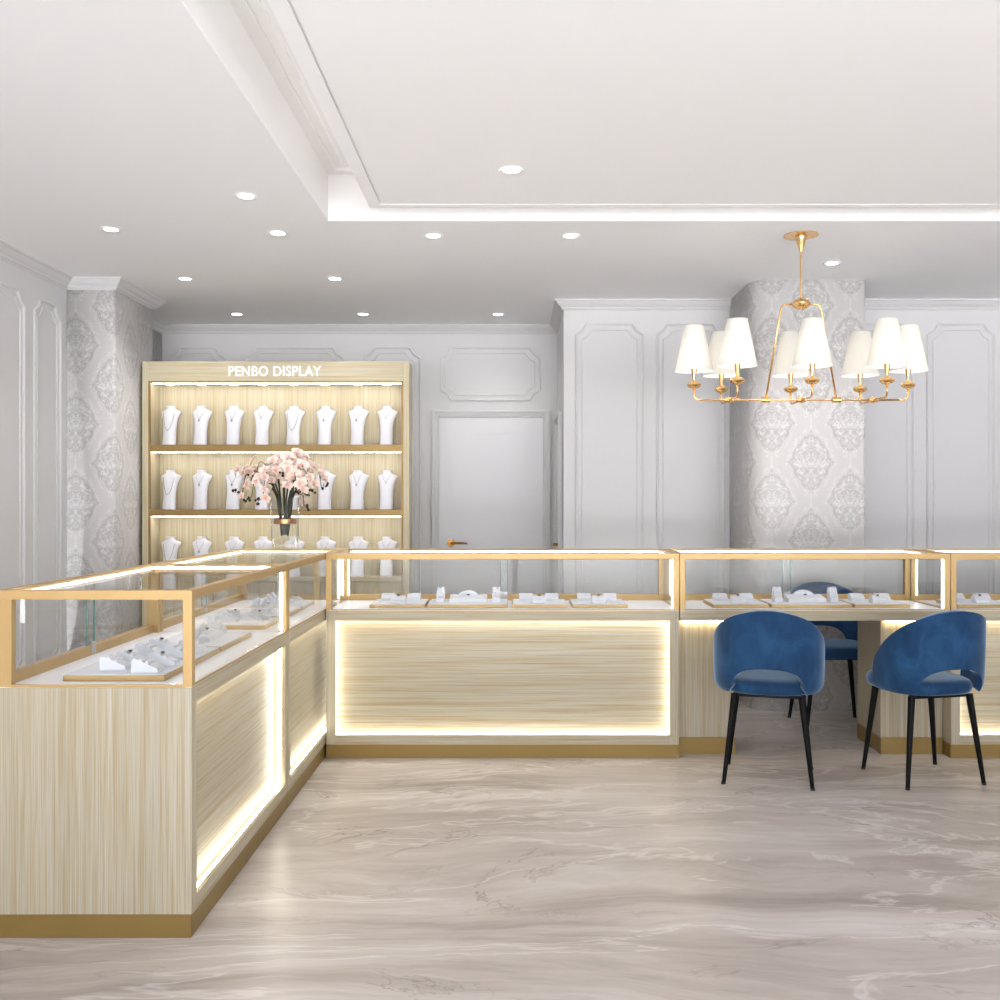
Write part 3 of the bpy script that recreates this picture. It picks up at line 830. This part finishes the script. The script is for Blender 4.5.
def make_lamp(x_, y_, pts):
    MB().tube(pts, .0055, 10).build('lamp_arm', 'brass', ch, smooth=True)
    dz_ = .603 + E - CH
    a = MB().lathe([(.001,-.024),(.008,-.022),(.012,-.019),(.024,-.015),(.034,-.008),(.037,0),(.034,.008),(.024,.014),(.012,.018),(.008,.020),(.0065,.026),(.008,.034),(.0165,.080),(.017,.084)], c=(x_,y_,dz_), n=24).build('candle_cup', 'brass', ch, smooth=True, auto=35)
    MB().lathe([(.010,0),(.016,.02),(.02,.045),(.016,.07),(.004,.085)], c=(x_,y_,dz_+.084), n=16).build('bulb', 'bulb', ch, smooth=True)
    z0_ = .674 + E - CH
    o = MB().rings([[(x_+r_*math.cos(2*PI*i/40), y_+r_*math.sin(2*PI*i/40), z0_+zz) for i in range(40)] for r_, zz in ((.098,0),(.0975,.004),(.0515,.231),(.051,.235))], False, False).build('lamp_shade', 'shade', ch, smooth=True)
    q = o.modifiers.new('th', 'SOLIDIFY'); q.thickness = .0015
    MB().box(x_-.051, x_+.051, y_-.002, y_+.002, z0_+.205, z0_+.208).build('shade_carrier', 'brass', ch)
top = .588 + E - CH
for s in (-1, 1):
    make_lamp(s*.556, 0, [(s*.50,0,bz),(s*.535,0,bz),(s*.549,0,bz+.006),(s*.556,0,bz+.022),(s*.556,0,top)])
for x_ in (-.374, 0, .374):
    m = MB(); m.tube([(x_-.022,0,bz),(x_+.022,0,bz)], .013, 16); m.ball((x_,0,bz), .017, n=8); m.build('clamp', 'brass', ch, smooth=True, auto=35)
    for s in (-1, 1):
        make_lamp(x_, s*.195, [(x_, 0, bz),(x_, s*.15, bz-.004),(x_, s*.18, bz-.002),(x_, s*.192, bz+.01),(x_, s*.195, bz+.03),(x_, s*.195, top)])

# ------------------------------------------------------------------ chairs
def make_chair(label):
    t = empty('dining_chair', (0,0,0), 0, label, 'chair', 'blue velvet chairs round the display table')
    # curved shell back, rear at -y, with an arched cut-out behind the seat
    bm = bmesh.new()
    TM = 1.70; NC = 110; NR = 16; th0 = .70
    cols = []
    for i in range(NC+1):
        th = -TM + 2*TM*i/NC
        a = abs(th)/1.86
        # rim height falls from the crown of the back to the seat at the front tips
        top_ = .815 - .29*(a**2.0) - .06*a**7 - .05*max(0, (abs(th)/TM-.94)/.06)**2
        lo_ = .422 + .012*a
        lo_ += .026*math.exp(-((abs(th)-th0)/.07)**2) if abs(th) > th0 else 0
        if abs(th) < th0:
            u = abs(th)/th0; lo_ = .448 + .102*max(0, (1-u**2.6))**(1/2.2)
        col = []
        for j in range(NR+1):
            s_ = j/NR
            z = lo_ + (top_-lo_)*s_
            k = (z-.42)/.40
            rx = .250 - .0*k + .006*math.sin(min(1, max(0, k))*PI) ; ry = .235 + .028*k
            # the lower edge curls in under the seat
            if z < .47: c_ = 1 - .10*((.47-z)/.05)**2
            else: c_ = 1
            rx *= c_; ry *= c_
            # superellipse plan: squarer at the rear corners
            ct, st = math.cos(th), math.sin(th)
            p_ = 2.35
            rr = (abs(st/rx)**p_ + abs(ct/ry)**p_)**(-1/p_)
            col.append(bm.verts.new((rr*st, -rr*ct - .015, z)))
        cols.append(col)
    for a_, b_ in zip(cols, cols[1:]):
        for j in range(NR): bm.faces.new((a_[j], b_[j], b_[j+1], a_[j+1]))
    bmesh.ops.recalc_face_normals(bm, faces=bm.faces)
    me = bpy.data.meshes.new('backrest'); bm.to_mesh(me); bm.free(); me.materials.append(M['velvet'])
    for p in me.polygons: p.use_smooth = True
    o = bpy.data.objects.new('backrest', me); C.objects.link(o); o.parent = t
    s = o.modifiers.new('th', 'SOLIDIFY'); s.thickness = .034; s.offset = -1
    b = o.modifiers.new('bv', 'BEVEL'); b.width = .013; b.segments = 3; b.limit_method = 'ANGLE'; b.angle_limit = math.radians(50)
    # seat cushion
    rings = []
    N = 48
    def rr_(sc, z, yo=0):
        out = []
        for i in range(N):
            a = 2*PI*i/N; ct, st = math.cos(a), math.sin(a); p_ = 3.0
            rx, ry = .205*sc, .225*sc
            q = (abs(ct/rx)**p_ + abs(st/ry)**p_)**(-1/p_)
            out.append((q*ct, q*st + .03, z))
        return out
    for sc, z in ((.85,.418),(.94,.420),(.985,.430),(1.0,.445),(.995,.460),(.96,.474),(.88,.482),(.7,.487),(.4,.490),(.1,.491)): rings.append(rr_(sc, z))
    MB().rings(rings).build('seat', 'velvet', t, smooth=True)
    m = MB()
    m.tube([(-.15,-.13,.408),(.15,.15,.408)], .010, 8); m.tube([(.15,-.13,.408),(-.15,.15,.408)], .010, 8)
    m.box(-.145,.145,-.145,-.125,.402,.416); m.box(-.145,.145,.135,.155,.402,.416)
    m.build('seat_frame', 'black', t)
    for sx in (-1, 1):
        for sy in (-1, 1):
            MB().tube([(sx*.150, sy*.145+.005, .414), (sx*.197, sy*.180, .008)], [.0165, .0095], 14).build('leg', 'black', t, smooth=True, auto=40)
    for sx in (-1, 1):
        for sy in (-1, 1):
            lg = [c for c in children(t) if c.name.startswith('leg')][(0 if sx < 0 else 2) + (0 if sy < 0 else 1)]
            MB().lathe([(.010,0),(.0105,.009)], c=(sx*.198, sy*.181, .0), n=12).build('foot_pad', 'rubber', lg)
    return t
c1 = make_chair('blue velvet chair seen squarely from behind, in front of the left pedestal')
c1.location = (1.205, 4.753, 0); c1.rotation_euler = (0,0,math.radians(-15.5))
c2_ = copy_tree(c1); c2_['label'] = 'blue velvet chair turned partly sideways, by the right pedestal'
c2_.location = (1.934, 4.7525, 0); c2_.rotation_euler = (0,0,math.radians(12.5))
c3 = copy_tree(c1); c3['label'] = 'blue velvet chair facing the viewer from behind the glass display table'
c3.location = (1.857, 5.865, 0); c3.rotation_euler = (0,0,math.radians(180))

# ------------------------------------------------------------------ vase of orchids
VX, VY, VZ = -1.266, 5.50, CT+.0005
vase = empty('glass_vase', (VX, VY, VZ), 0, 'clear glass cylinder vase with a copper ring on the corner counter', 'vase')
prof = [(.001,.0),(.048,.0),(.052,.006),(.046,.014),(.060,.024),(.074,.045),(.077,.075),(.077,.28),(.079,.288),(.0755,.288),(.0735,.28),(.0735,.075),(.070,.050),(.056,.032),(.02,.026),(.001,.026)]
MB().lathe(prof, n=48, cap0=False, cap1=False).build('vase_body', 'vase_glass', vase, smooth=True, auto=45)
M['copper'] = plain('copper_band', rgb(196,142,100), .25, .9)
m = MB(); m.rings([[( r_*math.cos(2*PI*i/40), r_*math.sin(2*PI*i/40), zz) for i in range(40)] for r_, zz in ((.053,.142),(.061,.142),(.063,.156),(.061,.170),(.053,.170),(.053,.142))], False, False)
m.build('copper_ring', 'copper', vase, smooth=True, auto=40)

def blossom_mesh(seed):
    rnd = random.Random(seed); bm = bmesh.new(); cl = bm.loops.layers.float_color.new('Col')
    def petal(ang, L, Wd, lift, curl):
        nU, nV = 5, 4; g = []
        for i in range(nU+1):
            u = i/nU; w_ = Wd*math.sin(PI*min(1, (.12+.88*u)))**.6 * (1 if u < .95 else .5)
            row = []
            for j in range(nV+1):
                v = -1+2*j/nV
                rr = L*u; x_ = rr*math.cos(ang) - v*w_*math.sin(ang); y_ = rr*math.sin(ang) + v*w_*math.cos(ang)
                z_ = lift*u - curl*u*u + .004*v*v + rnd.uniform(-.001,.001)
                row.append((bm.verts.new((x_, y_, z_)), u))
            g.append(row)
        for i in range(nU):
            for j in range(nV):
                q = (g[i][j], g[i+1][j], g[i+1][j+1], g[i][j+1])
                f = bm.faces.new([a for a, _ in q]); f.smooth = True
                for l, (_, u) in zip(f.loops, q):
                    t = max(0, 1-u*1.8); base = (.82,.71,.63); core = (.78,.43,.36)
                    l[cl] = tuple(base[k]*(1-t)+core[k]*t for k in range(3)) + (1,)
    for k in range(3): petal(PI/2 + k*2*PI/3, .034, .010, .004, .008)
    for s in (-1, 1): petal(PI/2 + s*PI/2.6, .036, .017, .008, .010)
    petal(-PI/2, .016, .007, .016, .0)
    me = bpy.data.meshes.new('blossom'); bm.to_mesh(me); bm.free(); me.materials.append(M['petal'])
    return me
bl = [blossom_mesh(k) for k in range(4)]
bb = MB(); bb.ball((0,0,0), .0075, sz=1.25, n=6); o = bb.build('bud', 'bud', smooth=True); bud_me = o.data; bpy.data.objects.remove(o)
NS = 13
for k in range(NS):
    rnd = random.Random(50+k)
    ang = 2*PI*(k*.381966) ; rad = (.02 + .20*math.sqrt((k+.5)/NS))
    ex, ey = rad*math.cos(ang)*1.0, rad*math.sin(ang)*.75
    hz = .50 - 1.0*max(0, rad-.12)**1.1 - (.01, .05, .02, .08)[k % 4]*(1 if rad > .08 else .3)
    base = Vector((.017*math.cos(ang), .017*math.sin(ang), .075 + .004*(k % 4)))
    neck = Vector((.042*math.cos(ang), .042*math.sin(ang), .28))
    tip = Vector((ex, ey, hz)); over = Vector((ex*1.12, ey*1.12, hz - .06 - .24*rad))
    st = empty('orchid_stem', (VX, VY, VZ), 0, 'arching stem of pale pink orchid blossoms and dark buds in the glass vase', 'flower', 'orchid stems in the vase')
    pts = []
    ctrl = [base, neck, (neck+tip)/2 + Vector((ex*.05, ey*.05, .07)), tip, over]
    for i in range(len(ctrl)-1):
        p0 = ctrl[max(0, i-1)]; p1 = ctrl[i]; p2 = ctrl[i+1]; p3 = ctrl[min(len(ctrl)-1, i+2)]
        for q in range(6):
            s = q/6
            pts.append(.5*((2*p1) + (p2-p0)*s + (2*p0-5*p1+4*p2-p3)*s*s + (3*p1-p0-3*p2+p3)*s**3))
    pts.append(ctrl[-1])
    MB().tube(pts, [.0048 if i < 12 else .0022 for i in range(len(pts))], 6).build('stem', 'stem', st, smooth=True)
    nb = 12
    for j in range(nb):
        p = Vector(pts[min(len(pts)-2, 10 + int(j*14/nb))])
        off = Vector((rnd.uniform(-1,1), rnd.uniform(-1,1), rnd.uniform(-.9,.9)))*.048
        c_ = bpy.data.objects.new('blossom', bl[(j+k) % 4]); C.objects.link(c_); c_.parent = st
        c_.location = p + off
        # face outwards, with a lean to the room
        d = (Vector((p.x+off.x, p.y+off.y, (p.z+off.z-.30)*.55)) + Vector((0,-.11,.02))).normalized()
        qt = d.to_track_quat('Z', 'Y'); c_.rotation_euler = (qt @ Matrix.Rotation(rnd.uniform(-.6,.6), 3, 'Z').to_quaternion()).to_euler()
        s = rnd.uniform(.8, 1.2); c_.scale = (s, s, s)
    # a twig of dark buds beyond the last blossom
    e = Vector(pts[-1]); d = Vector((ex, ey, -.05)).normalized() if k % 2 else Vector((ex, ey, .09)).normalized()
    tw_ = [e, e+d*.02, e+d*.035+Vector((0,0,-.004)), e+d*.048+Vector((0,0,-.010))]
    MB().tube(tw_, .0014, 5).build('twig', 'twig', st)
    for j in range(5):
        c_ = bpy.data.objects.new('bud', bud_me); C.objects.link(c_); c_.parent = st
        c_.location = Vector(tw_[min(3, 1+j//2)]) + Vector((rnd.uniform(-.012,.012), rnd.uniform(-.01,.01), rnd.uniform(-.014,.014)))
        s = rnd.uniform(.7, 1.0); c_.scale = (s, s, s)

# ------------------------------------------------------------------ light, camera, colour
w = bpy.data.worlds.new('World'); bpy.context.scene.world = w; w.use_nodes = True
nt = w.node_tree; nt.nodes.clear(); bg = nt.nodes.new('ShaderNodeBackground'); wo = nt.nodes.new('ShaderNodeOutputWorld')
# overcast white sky; added glow below the horizon lights the ceiling through the opening
bg.inputs[1].default_value = 1.0
gm = nt.nodes.new('ShaderNodeSeparateXYZ'); nt.links.new(texco(nt, 'Generated'), gm.inputs[0])
gr = nt.nodes.new('ShaderNodeMapRange'); gr.inputs['From Min'].default_value = -.03; gr.inputs['From Max'].default_value = .03
nt.links.new(gm.outputs[2], gr.inputs['Value'])
wc = mixc(nt, gr.outputs[0], (12.4,12.5,12.8,1), (3.1,3.2,3.4,1))
nt.links.new(wc, bg.inputs[0]); nt.links.new(bg.outputs[0], wo.inputs[0])
cd = bpy.data.cameras.new('camera'); cam = bpy.data.objects.new('camera', cd); C.objects.link(cam)
cam.location = (0,0,E); cam.rotation_euler = (PI/2,0,0); cd.sensor_width = 36; cd.lens = 36; cd.shift_x = -.015; cd.shift_y = .001
cd.clip_start = .05; cd.clip_end = 60
S = bpy.context.scene; S.camera = cam
S.view_settings.view_transform = 'Standard'; S.view_settings.look = 'None'; S.view_settings.exposure = .13; S.view_settings.gamma = 1
S.view_settings.use_curve_mapping = False
S.cycles.max_bounces = 10; S.cycles.diffuse_bounces = 5; S.cycles.glossy_bounces = 5; S.cycles.transparent_max_bounces = 40
S.cycles.sample_clamp_indirect = 6
S.cycles.caustics_reflective = False; S.cycles.caustics_refractive = False
